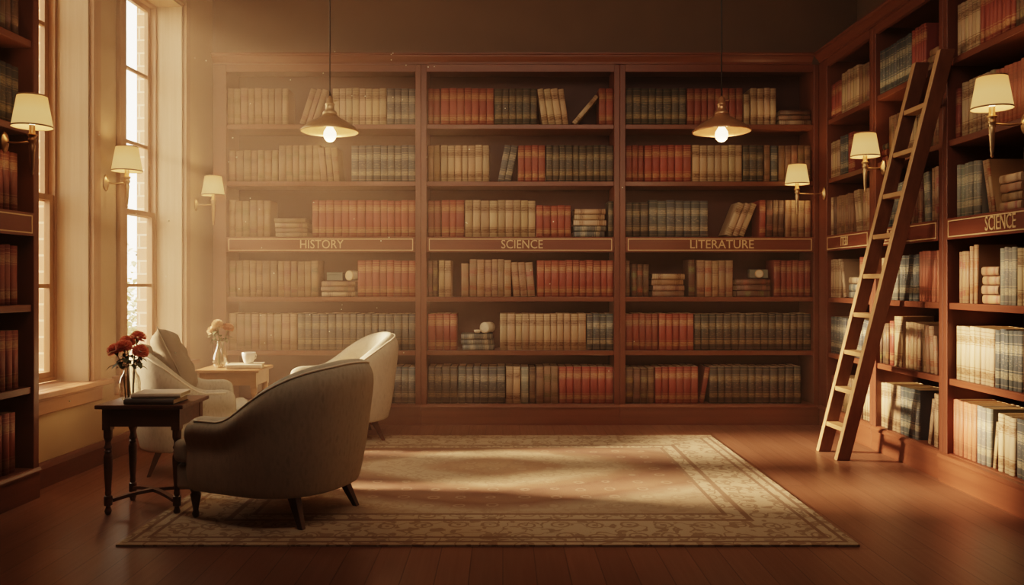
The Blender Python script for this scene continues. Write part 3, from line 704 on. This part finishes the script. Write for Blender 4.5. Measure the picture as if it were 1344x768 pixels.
# ------------------------------------------------------------------ armchairs
def armchair(name, loc, rz, label):
    root = empty(name, loc, rz, label, 'armchair', 'upholstered tub armchairs')
    # path of the wall of the chair: arm - back - arm
    path = []
    NS, NA = 7, 18
    AX, RXE, RYE = .27, .285, .305
    for i in range(NS): path.append((AX-(AX+.04)*i/NS, RYE))
    for i in range(NA+1):
        a = PI/2 + PI*i/NA
        ca, sa = math.cos(a), math.sin(a)
        path.append((-.04 + RXE*math.copysign(abs(ca)**.9, ca), RYE*math.copysign(abs(sa)**.82, sa)))
    for i in range(NS): path.append((-.04+(AX+.04)*(i+1)/NS, -RYE))
    n = len(path)
    def sm(u): u = max(0, min(1, u)); return u*u*(3-2*u)
    bm = B(); secs = []; rimpts = []; rimin = []
    for i, (x, y) in enumerate(path):
        p0 = Vector(path[max(i-1, 0)]); p1 = Vector(path[min(i+1, n-1)]); tg = (p1-p0).normalized(); nr = Vector((tg.y, -tg.x)) * -1
        if nr.dot(Vector((x+.0, y))) < 0: nr = -nr
        if i < NS: nr = Vector((0, 1))
        if i >= n-NS: nr = Vector((0, -1))
        u = sm((.10-x)/.40); H = .505 + .262*u*(1-.20*(y/.305)**2)
        lean = .080*u; roll = .030*(1-u); th = .046
        fr = 1 - .0*u
        q = [(.030, .135), (th-.006, .16), (th+.002+lean*.30, .30), (th-roll*.7+lean*.72, H-.15-.04*u), (th+roll+lean*.88, H-.075-.015*u), (th*.66+roll*.8+lean*.74, H-.024), (lean*.58, H), (-th*.66+lean*.52, H-.022), (-th-roll*.4+lean*.55, H-.07), (-th+lean*.35, H-.15), (-th, .33), (-th, .20)]
        if i in (0, n-1): q = [(o_*.86, z_-.016*max(0, (z_-.2)/.3)) for o_, z_ in q]
        secs.append([bm.verts.new((x+nr.x*o_, y+nr.y*o_, z_)) for o_, z_ in q])
        ro = th*.66+roll*.8+lean*.74-.007; rimpts.append((x+nr.x*ro, y+nr.y*ro, H-.024))
        rimin.append((x+nr.x*(-th*.80+lean*.88), y+nr.y*(-th*.80+lean*.88), H-.026))
    m = len(secs[0])
    for a, b2 in zip(secs, secs[1:]):
        for k in range(m): bm.faces.new([a[k], a[(k+1) % m], b2[(k+1) % m], b2[k]])
    for s_, sg in ((secs[0], 1), (secs[-1], -1)):
        # rounded arm front
        cv = [bm.verts.new(v.co*1.0 + Vector((.030, 0, 0))) for v in s_]
        cen = sum((v.co for v in cv), Vector())/m
        for v in cv: v.co = cen.lerp(v.co, .80); v.co.x = cen.x
        for k in range(m): bm.faces.new([s_[k], s_[(k+1) % m], cv[(k+1) % m], cv[k]])
        bm.faces.new(cv)
    sub(link('tub_back', bm, M['fabric'], root, True), 2)
    # cord along the crest
    link('piping', tube(B(), rimpts[1:-1], .0055, 8), M['piping'], root, True)
    def slab(name, poly, z0, z1, b, crown=0):
        bm = B()
        a = [bm.verts.new((x, y, z0)) for x, y in poly]; c = [bm.verts.new((x, y, z1)) for x, y in poly]
        bm.faces.new(a[::-1]); bm.faces.new(c); k = len(poly)
        for i in range(k): bm.faces.new([a[i], a[(i+1) % k], c[(i+1) % k], c[i]])
        o = link(name, bm, M['fabric'], root, True); bev(o, b, 4); return o
    T = [(-.26, -.17), (-.26, .17), (-.16, .245), (.292, .245), (.298, .335), (.385, .335), (.405, .20), (.41, 0), (.405, -.20), (.385, -.335), (.298, -.335), (.292, -.245), (-.16, -.245)]
    slab('seat_base', [(-.24, -.15), (-.24, .15), (-.15, .255), (.30, .30), (.375, .32), (.395, .2), (.398, 0), (.395, -.2), (.375, -.32), (.30, -.30), (-.15, -.255)], .135, .262, .022)
    cu = slab('seat_cushion', T, .266, .375, .032)
    for sy in (-1, 1):
        link('leg', lathe(B(), [(.011, 0), (.015, .008), (.017, .02), (.012, .034), (.014, .05), (.022, .09), (.026, .112), (.019, .12), (.026, .13), (.026, .16)], 16), M['leg_dark'], root, True, loc=(.30, sy*.265, 0))
    for sy in (-1, 1):
        bm = hexa(B(), [(-.30, sy*.215-.013, 0), (-.274, sy*.215-.013, 0), (-.274, sy*.215+.013, 0), (-.30, sy*.215+.013, 0)],
                  [(-.235, sy*.185-.024, .165), (-.185, sy*.185-.024, .165), (-.185, sy*.185+.024, .165), (-.235, sy*.185+.024, .165)])
        bev(link('leg', bm, M['leg_dark'], root), .003)
    return root
armchair('armchair', (-1.09, 3.955, RZ), math.radians(180-24), 'shadowed beige tub armchair in front, turned away on the rug edge')
armchair('armchair', (-1.20, 5.80, RZ), math.radians(180+22), 'sunlit cream tub armchair closest to the back bookcase')
ch = armchair('armchair', (-1.89, 4.88, RZ), math.radians(20), 'cream armchair by the window holding a square pillow'); ch.scale = (.82, .86, 1)

# pillow on the window chair
bm = B(); N = 18
g = [[None]*(N+1) for _ in range(N+1)], [[None]*(N+1) for _ in range(N+1)]
for s in (0, 1):
    for i in range(N+1):
        for j in range(N+1):
            u, v = -1+2*i/N, -1+2*j/N
            e = max(0, (1-u**4))**.55 * max(0, (1-v**4))**.55
            pinch = 1 - .085*(1-(u*u*v*v))*(abs(u)**6+abs(v)**6)*.6
            wr = .010*math.sin(7*u+3*v)*e + .006*math.sin(11*v-5*u)*e
            if s and (i in (0, N) or j in (0, N)): g[1][i][j] = g[0][i][j]; continue
            g[s][i][j] = bm.verts.new((u*.215*pinch, v*.215*pinch, (1 if s == 0 else -1)*(.078*e)+wr))
for s in (0, 1):
    for i in range(N):
        for j in range(N):
            bm.faces.new([g[s][i][j], g[s][i+1][j], g[s][i+1][j+1], g[s][i][j+1]])
piv = empty('pillow', (-1.99, 4.852, .650), 0, 'plump square linen pillow propped in the armchair by the window', 'pillow')
pil = link('cover', bm, M['linen'], piv, True); 
seam = []
for k in range(4*N+1):
    side, q = divmod(k, N); side %= 4
    i, j = ((q, 0), (N, q), (N-q, N), (0, N-q))[side]
    u, v = -1+2*i/N, -1+2*j/N; pinch = 1 - .085*(1-(u*u*v*v))*(abs(u)**6+abs(v)**6)*.6
    seam.append((u*.217*pinch, v*.217*pinch, 0))
link('seam', tube(B(), seam, .0035, 6), M['linen'], piv, True)
piv.rotation_euler = Euler((math.radians(66), math.radians(8), math.radians(20+90)), 'XYZ')

# ------------------------------------------------------------------ vases, flowers, cup, books on the tables
def vase(loc, prof, label, wz):
    root = empty('glass_vase', loc, 0, label, 'vase')
    link('glass_body', lathe(B(), prof, 28, cap=False), M['vase'], root, True)
    link('glass_base', lathe(B(), [(.001, .0), (prof[0][0], .0), (prof[0][0], .006), (.001, .006)], 28), M['vase'], root, True)
    rt, zt = prof[-1]
    link('rim', lathe(B(), [(rt-.003, zt-.003), (rt+.002, zt-.003), (rt+.003, zt), (rt, zt+.003), (rt-.003, zt)], 28, cap=False), M['vase'], root, True)
    return root
V1 = (-1.885, 4.045, TH+.001); V2 = (-1.977, 5.60, TH+.001)
vase(V1, [(.036, 0), (.046, .012), (.050, .035), (.050, .085), (.044, .115), (.032, .135), (.028, .15), (.034, .176)], 'clear jar-shaped vase of red flowers on the dark side table', .1)
vase(V2, [(.036, 0), (.050, .012), (.054, .04), (.046, .085), (.032, .125), (.022, .155), (.024, .178)], 'clear teardrop vase of pale flowers on the pale side table', .1)

def bloom(bm, c, r, rnd, up):
    c = Vector(c); up = Vector(up).normalized()
    q = up.to_track_quat('Z', 'Y').to_matrix()
    for lay_ in range(7):
        phi = (.2, .5, .8, 1.1, 1.4, 1.7, 2.0)[lay_]; cnt = (4, 8, 11, 13, 13, 12, 10)[lay_]
        for k in range(cnt):
            a = 2*PI*(k+.5*(lay_ % 2))/cnt + rnd.uniform(-.15, .15); ph = phi+rnd.uniform(-.1, .1)
            d = Vector((math.sin(ph)*math.cos(a), math.sin(ph)*math.sin(a), math.cos(ph)*.85))
            tan = Vector((-math.sin(a), math.cos(a), 0)); n_ = d.cross(tan)
            rows = []
            for (s_, w_) in ((.25, .08), (.65, .22), (.90, .28), (1.0+.06*rnd.uniform(-1, 1), .20)):
                row = []
                for e in (-1, -.33, .33, 1):
                    row.append(bm.verts.new(c + q @ ((d*s_ + tan*w_*e + n_*(.07*math.cos(e*4+k)+.05*rnd.uniform(-1, 1))*s_)*r)))
                rows.append(row)
            for a_, b_ in zip(rows, rows[1:]):
                for i in range(3): bm.faces.new([a_[i], a_[i+1], b_[i+1], b_[i]])
def leafm(bm, p, d, L, wd, droop=.3):
    p = Vector(p); d = Vector(d).normalized(); sd = d.cross(Vector((0, 0, 1))).normalized(); prev = None
    for i in range(7):
        u = i/6; w_ = wd*math.sin(PI*min(1, u*.92+.06)); c = p + d*L*u + Vector((0, 0, -droop*L*u*u))
        cur = [bm.verts.new(c-sd*w_+Vector((0, 0, .25*w_))), bm.verts.new(c), bm.verts.new(c+sd*w_+Vector((0, 0, .25*w_)))]
        if prev:
            bm.faces.new([prev[0], prev[1], cur[1], cur[0]]); bm.faces.new([prev[1], prev[2], cur[2], cur[1]])
        prev = cur
def flower(base, tip, r, petal, label, group, rnd, leaves):
    root = empty('carnation', base, 0, label, 'flower', group)
    b_ = Vector(base); tp = Vector(tip)-b_
    mid = Vector((tp.x*.2, tp.y*.2, tp.z*.6))
    pts = [Vector((0, 0, 0)).lerp(mid, i/5) if i < 5 else mid.lerp(tp, (i-5)/4) for i in range(10)]
    link('stem', tube(B(), pts, .0028, 7), M['stem'], root, True)
    dr = (tp-mid)
    bm = B(); bloom(bm, tp, r, rnd, dr); link('blossom', bm, petal, root, True)
    link('calyx', lathe(B(), [(.003, -.02), (.009, -.008), (.012, .006)], 10), M['stem'], root, True, loc=tp-dr.normalized()*.01, rot=dr.to_track_quat('Z', 'Y').to_euler())
    leaves = leaves + [(rnd.uniform(.0, .55), rnd.uniform(0, 6.28), rnd.uniform(.045, .075), rnd.uniform(.010, .016)) for _ in range(5)]
    for k, (fr, ang, L, wd) in enumerate(leaves):
        p = mid.lerp(tp, fr); bm = B(); leafm(bm, p, (math.cos(ang), math.sin(ang), rnd.uniform(.5, 1.3)), L, wd, .75); link('leaf', bm, M['leaf'], root, True)
rnd = random.Random(3)
def off(b_, dx, dy, dz): return (b_[0]+dx, b_[1]+dy, b_[2]+dz)
reds = [((-.070, -.01, .250), .041, 'red carnation lowest toward the window in the jar-shaped vase'), ((-.008, -.05, .272), .042, 'red carnation at front centre of the jar-shaped vase'), ((.062, -.02, .245), .041, 'red carnation leaning toward the armchair in the jar-shaped vase'), ((.020, .045, .312), .040, 'topmost red carnation at the back of the jar-shaped vase'), ((-.04, .055, .288), .039, 'red carnation at the rear window side of the jar-shaped vase')]
for i, (o_, r, lb) in enumerate(reds):
    flower(off(V1, o_[0]*.3, o_[1]*.3, .01), off(V1, *o_), r, M['pet_red'], lb, 'red carnations', rnd,
           [[(.05, 3.05, .12, .013), (.35, -1.2, .07, .018), (.15, -2.2, .07, .018)], [(.0, -.4, .07, .019), (.25, -2.4, .065, .02), (.4, -1.2, .06, .018)], [(.0, .3, .09, .017), (.3, -.8, .07, .018), (.5, .1, .06, .016)], [(.1, 1.2, .06, .016), (.2, -.5, .07, .018)], [(.0, 2.4, .08, .017), (.25, 3.6, .07, .018)]][i])
pales = [((-.055, 0, .255), .038, 'M', 'cream carnation lowest toward the window in the teardrop vase'), ((-.015, -.02, .30), .041, 'M', 'cream carnation highest in the teardrop vase'), ((.055, .0, .275), .039, 'P', 'peach carnation leaning toward the cup in the teardrop vase'), ((-.03, .035, .285), .037, 'M', 'cream carnation at the back of the teardrop vase')]
for i, (o_, r, k, lb) in enumerate(pales):
    flower(off(V2, o_[0]*.2, o_[1]*.2, .01), off(V2, *o_), r, M['pet_pale'] if k == 'M' else M['pet_peach'], lb, 'pale carnations', rnd,
           [[(.05, 3.4, .07, .009), (.3, 2.2, .04, .009)], [(.1, -.9, .06, .010), (.35, 2.6, .05, .01)], [(.05, .4, .07, .009), (.3, -.9, .04, .009)], [(.1, 1.6, .05, .009)]][i])

def hardback(loc, rz, w, d, h, cover, label):
    """lying book: w along x, d along y, spine on -y"""
    root = empty('hardback_book', loc, rz, label, 'book')
    bm = B(); t_ = .0035
    box(bm, -w/2, w/2, -d/2, d/2, 0, t_); box(bm, -w/2, w/2, -d/2, d/2, h-t_, h); 
    prism(bm, [(-d/2, .0), (-d/2-.004, h*.2), (-d/2-.006, h*.5), (-d/2-.004, h*.8), (-d/2, h), (-d/2+t_, h-t_), (-d/2+t_, t_)], -w/2, w/2)
    bev(link('cover', bm, cover, root), .0012)
    link('pages', box(B(), -w/2+.005, w/2-.005, -d/2+t_+.0005, d/2-.004, t_+.0002, h-t_-.0002), M['page'], root)
    return root
hardback((-1.715, 3.965, TH+.0008), math.radians(-2), .245, .17, .027, M['dcover'], 'dark hardback under the pale book on the dark side table')
hardback((-1.70, 3.99, TH+.0285), math.radians(4), .235, .165, .022, M['pcover'], 'pale hardback on top of the dark book on the dark side table')
hardback((-1.785, 5.56, TH+.0008), math.radians(10), .235, .165, .030, M['pcover'], 'pale hardback under the cup on the pale side table')
cup = empty('tea_cup', (-1.765, 5.555, TH+.0315), 0, 'white china cup standing on the pale book', 'cup')
link('cup_bowl', lathe(B(), [(.020, 0), (.027, .002), (.030, .006), (.036, .02), (.043, .045), (.048, .078), (.0465, .079), (.041, .045), (.033, .02), (.02, .008), (.001, .007)], 28), M['china'], cup, True)
link('handle', tube(B(), [(.042, 0, .062), (.058, 0, .066), (.067, 0, .052), (.063, 0, .034), (.048, 0, .026), (.037, 0, .026)], .0045, 8), M['china'], cup, True, rot=(0, 0, math.radians(58)))

# ------------------------------------------------------------------ lamps
def point(name, loc, e, r=.03, col=(1, .66, .34)):
    l_ = bpy.data.lights.new(name, 'POINT'); l_.energy = e; l_.shadow_soft_size = r; l_.color = col
    o = bpy.data.objects.new(name, l_); COL.objects.link(o); o.location = loc; return o
def pendant(x, y, z, mat, label, e):
    root = empty('pendant_lamp', (x, y, z), 0, label, 'lamp', 'pendant lamps')
    P = [(.178, 0), (.176, .007), (.163, .021), (.140, .040), (.110, .060), (.078, .078), (.055, .090), (.045, .100), (.042, .108)]
    bm = lathe(B(), P + [(r-.004, zz-.004) for r, zz in P[::-1]], 40, cap=False)
    link('lamp_shade', bm, mat, root, True)
    link('rim', lathe(B(), [(.176, -.003), (.181, -.003), (.182, .003), (.178, .006)], 40, cap=False), mat, root, True)
    link('socket', lathe(B(), [(.044, .104), (.046, .110), (.040, .125), (.028, .132), (.026, .16), (.030, .165), (.030, .172), (.022, .178), (.020, .205), (.012, .212), (.006, .222)], 24), mat, root, True)
    link('thumb_screw', tube(B(), [(.018, 0, .19), (.04, 0, .194), (.048, 0, .194)], [.004, .004, .007], 8), mat, root, True)
    link('cord', tube(B(), [(0, 0, .218), (0, 0, 3.95-z-.03)], .0045, 8), M['cord'], root, True)
    link('ceiling_rose', lathe(B(), [(.05, 3.95-z), (.05, 3.95-z-.015), (.02, 3.95-z-.035), (.005, 3.95-z-.04)], 24), mat, root, True)
    bp = [(.004, -.066), (.018, -.062), (.033, -.047), (.040, -.025), (.037, -.002), (.022, .022), (.016, .04), (.016, .10)]
    link('bulb', lathe(B(), bp, 20), M['bulb'], root, True)
    point('pendant_light', (x, y, z-.09), e, .05)
pendant(-1.081, 5.0, 2.078, M['brass'], 'hazy brass pendant lamp hanging before the HISTORY bookcase', 9)
pendant(1.367, 5.0, 2.078, M['copper'], 'copper-brown pendant lamp hanging before the LITERATURE bookcase', 9)

def sconce(plate, rz, arm, label, mat, e, s=1.0):
    """local y runs from the wall into the room"""
    root = empty('sconce_lamp', plate, rz, label, 'lamp', 'shaded wall sconces')
    bp = [(.001, 0), (.026, 0), (.030, .004), (.026, .010), (.012, .016), (.008, .022)]
    o = link('back_plate', lathe(B(), bp, 24), mat, root, True, rot=(-PI/2, 0, 0)); o.scale = (1, 1.75, 1)
    link('arm', tube(B(), [(0, .012, 0), (0, arm*.5, -.006), (0, arm, 0)], .005, 10), mat, root, True)
    st = link('candle_stem', lathe(B(), [(.002, -.165), (.008, -.155), (.005, -.145), (.009, -.13), (.013, -.05), (.016, -.02), (.011, -.01), (.017, .0), (.020, .012), (.014, .018), (.022, .03), (.024, .036), (.014, .04), (.013, .082)], 18), mat, root, True, loc=(0, arm, 0))
    zb = .072
    sh = link('lamp_shade', lathe(B(), [(.092, zb), (.066, zb+.155), (.064, zb+.155), (.090, zb)], 36, cap=False), M['shade'], root, True, loc=(0, arm, 0))
    bm = lathe(B(), [(.0925, zb-.002), (.0932, zb-.002), (.0925, zb+.006), (.0918, zb+.006)], 36, cap=False)
    lathe(bm, [(.0668, zb+.15), (.0672, zb+.15), (.0665, zb+.157), (.0655, zb+.157)], 36, cap=False)
    link('shade_trim', bm, M['trimband'], sh, True)
    link('bulb', lathe(B(), [(.010, .08), (.020, .10), (.022, .115), (.014, .135), (.002, .14)], 16), M['bulb'], root, True, loc=(0, arm, 0))
    p = Matrix.Translation(plate) @ Matrix.Rotation(rz, 4, 'Z') @ Vector((0, arm, .165))
    point('sconce_light', p, e, .03)
lrz = LA - PI   # local y into the room
p = Lp(3.95, -.117, 1.825); sconce(p, lrz, .145, 'wall sconce on the dark bookcase beside the first window', M['bronze'], 2.6)
p = Lp(5.07, -.001, 1.765); sconce(p, lrz, .14, 'wall sconce on the plaster between the two windows', M['brass'], 2.6)
p = Lp(6.38, -.001, 1.755); sconce(p, lrz, .145, 'wall sconce between the far window and the HISTORY bookcase', M['brass'], 2.6)
sconce((XR-.001, 6.25, 1.83), PI/2, .215, 'wall sconce in front of the LITERATURE bookcase end', M['brass'], 2.6)
sconce((XR+.010, 5.30, 1.895), PI/2, .125, 'wall sconce in front of the bookcase upright beside the ladder', M['brass'], 2.6)
sconce((XR+.010, 3.86, 1.90), PI/2, .165, 'wall sconce above the side-wall SCIENCE sign', M['brass'], 2.6)

# ------------------------------------------------------------------ outside the windows
bm = B(); rs = random.Random(5)
for k in range(1300):
    c = Vector((rs.gauss(0, .28), rs.gauss(0, .45), abs(rs.gauss(.55, .33)))); d = Vector((rs.uniform(-1, 1), rs.uniform(-1, 1), rs.uniform(-.2, .8))).normalized()
    leafm(bm, c, d, .12, .028)
sh_ = empty('garden_shrub', (-3.95, 8.1, -.02), 0, 'pale green shrub outside the window, seen through its lower panes', 'shrub')
t = NT('sunlit_leaf'); n = t.noise(t.obj(), 6, 3); M['shrub'] = t.princ(t.mix(n, (.34, .34, .2), (.5, .46, .3)), .7)
link('foliage', bm, M['shrub'], sh_)
bm = B()
for k in range(7): tube(bm, [(0, 0, 0), (rs.uniform(-.1, .1), rs.uniform(-.2, .2), .4), (rs.uniform(-.25, .25), rs.uniform(-.5, .5), .9)], [.02, .014, .006], 7)
link('stem', bm, M['stem'], sh_, True)
g_ = boxo('ground', (-14, -4.0, -4, 20, -.12, -.02), plain('garden_soil', (.34, .27, .17), .95, 3, .3)); tag(g_, kind='structure')

# ------------------------------------------------------------------ haze and dust in the air
t = NT('dusty_air'); tc = t.new('TexCoord'); sp = t.new('SeparateXYZ'); t.l(tc.outputs['Object'], sp.inputs[0])
mr = t.new('MapRange', interpolation_type='SMOOTHSTEP'); mr.inputs[1].default_value = -2.6; mr.inputs[2].default_value = .7; mr.inputs[3].default_value = .096; mr.inputs[4].default_value = .010
t.l(sp.outputs[0], mr.inputs[0])
vs = t.new('VolumeScatter'); vs.inputs['Color'].default_value = (1, .70, .485, 1); vs.inputs['Anisotropy'].default_value = .0
mr2 = t.new('MapRange', interpolation_type='SMOOTHSTEP'); mr2.inputs[1].default_value = 3.5; mr2.inputs[2].default_value = 5.2; mr2.inputs[3].default_value = .22; mr2.inputs[4].default_value = 1.15
t.l(sp.outputs[1], mr2.inputs[0]); t.l(t.math('MULTIPLY', mr.outputs[0], mr2.outputs[0]), vs.inputs['Density']); t.l(vs.outputs[0], t.out.inputs['Volume'])
hz = link('dust_haze', box(B(), -2.45, 2.45, .35, 6.33, .03, 3.7), t.m); tag(hz, 'golden dusty haze hanging in the window light', 'haze', kind='stuff')
bm = B(); rs = random.Random(11)
for k in range(70):
    p = Vector((-2.1+abs(rs.gauss(0, 1.5)), rs.uniform(3.6, 6.1), rs.uniform(.5, 2.8)))
    if p.x > .9: continue
    bmesh.ops.create_icosphere(bm, subdivisions=1, radius=rs.uniform(.0025, .005), matrix=Matrix.Translation(p))
o = link('dust_specks', bm, plain('dust', (.9, .8, .6), .8)); tag(o, 'tiny bright dust specks drifting in the window light', 'dust', kind='stuff')

# ------------------------------------------------------------------ light
def sun(dx, dy, dz, e, col, ang):
    l_ = bpy.data.lights.new('sun', 'SUN'); l_.energy = e; l_.color = col; l_.angle = math.radians(ang)
    o = bpy.data.objects.new('sun', l_); COL.objects.link(o)
    o.rotation_euler = Vector((dx, dy, dz)).to_track_quat('-Z', 'Y').to_euler(); return o
sun(1, -.05, -.38, 26.0, (1, .68, .455), 7.0)
def area(name, loc, target, e, sx, sy, col):
    l_ = bpy.data.lights.new(name, 'AREA'); l_.shape = 'RECTANGLE'; l_.size = sx; l_.size_y = sy; l_.energy = e; l_.color = col
    o = bpy.data.objects.new(name, l_); COL.objects.link(o); o.location = loc
    o.rotation_euler = (Vector(target)-Vector(loc)).to_track_quat('-Z', 'Y').to_euler(); return o
area('fill_light', (0.0, 2.7, 3.1), (0.1, 6.3, .9), 21, 3.4, 1.0, (1, .74, .55)).data.spread = math.radians(115)  # added fill with no visible fixture, brightens the back bookcases
# sky portals at the windows
for a, b2 in (W1, W2):
    c = Lp((a+b2)/2, .30, (WB+WT)/2); o = area('window_portal', c, (c[0]+1, c[1]+.052*-1+.0, c[2]), 1, b2-a, WT-WB, (1, 1, 1))
    o.rotation_euler = (PI/2, 0, LA+PI); o.data.cycles.is_portal = True
wd = bpy.data.worlds.new('sky'); sc.world = wd; wd.use_nodes = True; nt = wd.node_tree; nt.nodes.clear()
ow = nt.nodes.new('ShaderNodeOutputWorld'); bg = nt.nodes.new('ShaderNodeBackground'); tc = nt.nodes.new('ShaderNodeTexCoord'); sx = nt.nodes.new('ShaderNodeSeparateXYZ'); rp = nt.nodes.new('ShaderNodeValToRGB')
nt.links.new(tc.outputs['Generated'], sx.inputs[0]); nt.links.new(sx.outputs[2], rp.inputs[0]); nt.links.new(rp.outputs[0], bg.inputs[0]); nt.links.new(bg.outputs[0], ow.inputs[0])
rp.color_ramp.elements[0].color = (1, .82, .64, 1); rp.color_ramp.elements[1].color = (1, .88, .74, 1)
bg.inputs[1].default_value = 7

# ------------------------------------------------------------------ camera
cam = bpy.data.cameras.new('camera'); co = bpy.data.objects.new('camera', cam); COL.objects.link(co); sc.camera = co
co.location = (0, 0, EYE); co.rotation_euler = (PI/2, 0, 0)
cam.sensor_width = 36; cam.lens = 36*F/1344; cam.shift_x = (672-CX)/1344; cam.shift_y = -(384-CY)/1344; cam.clip_start = .05

sc.view_settings.view_transform = 'Filmic'; sc.view_settings.look = 'Medium High Contrast'; sc.view_settings.exposure = 0.05
cy = sc.cycles
cy.use_denoising = True; cy.max_bounces = 8; cy.diffuse_bounces = 4; cy.glossy_bounces = 3; cy.transmission_bounces = 4; cy.transparent_max_bounces = 12; cy.volume_bounces = 1
cy.sample_clamp_indirect = 4; cy.caustics_reflective = False; cy.caustics_refractive = False
cy.volume_step_rate = 2
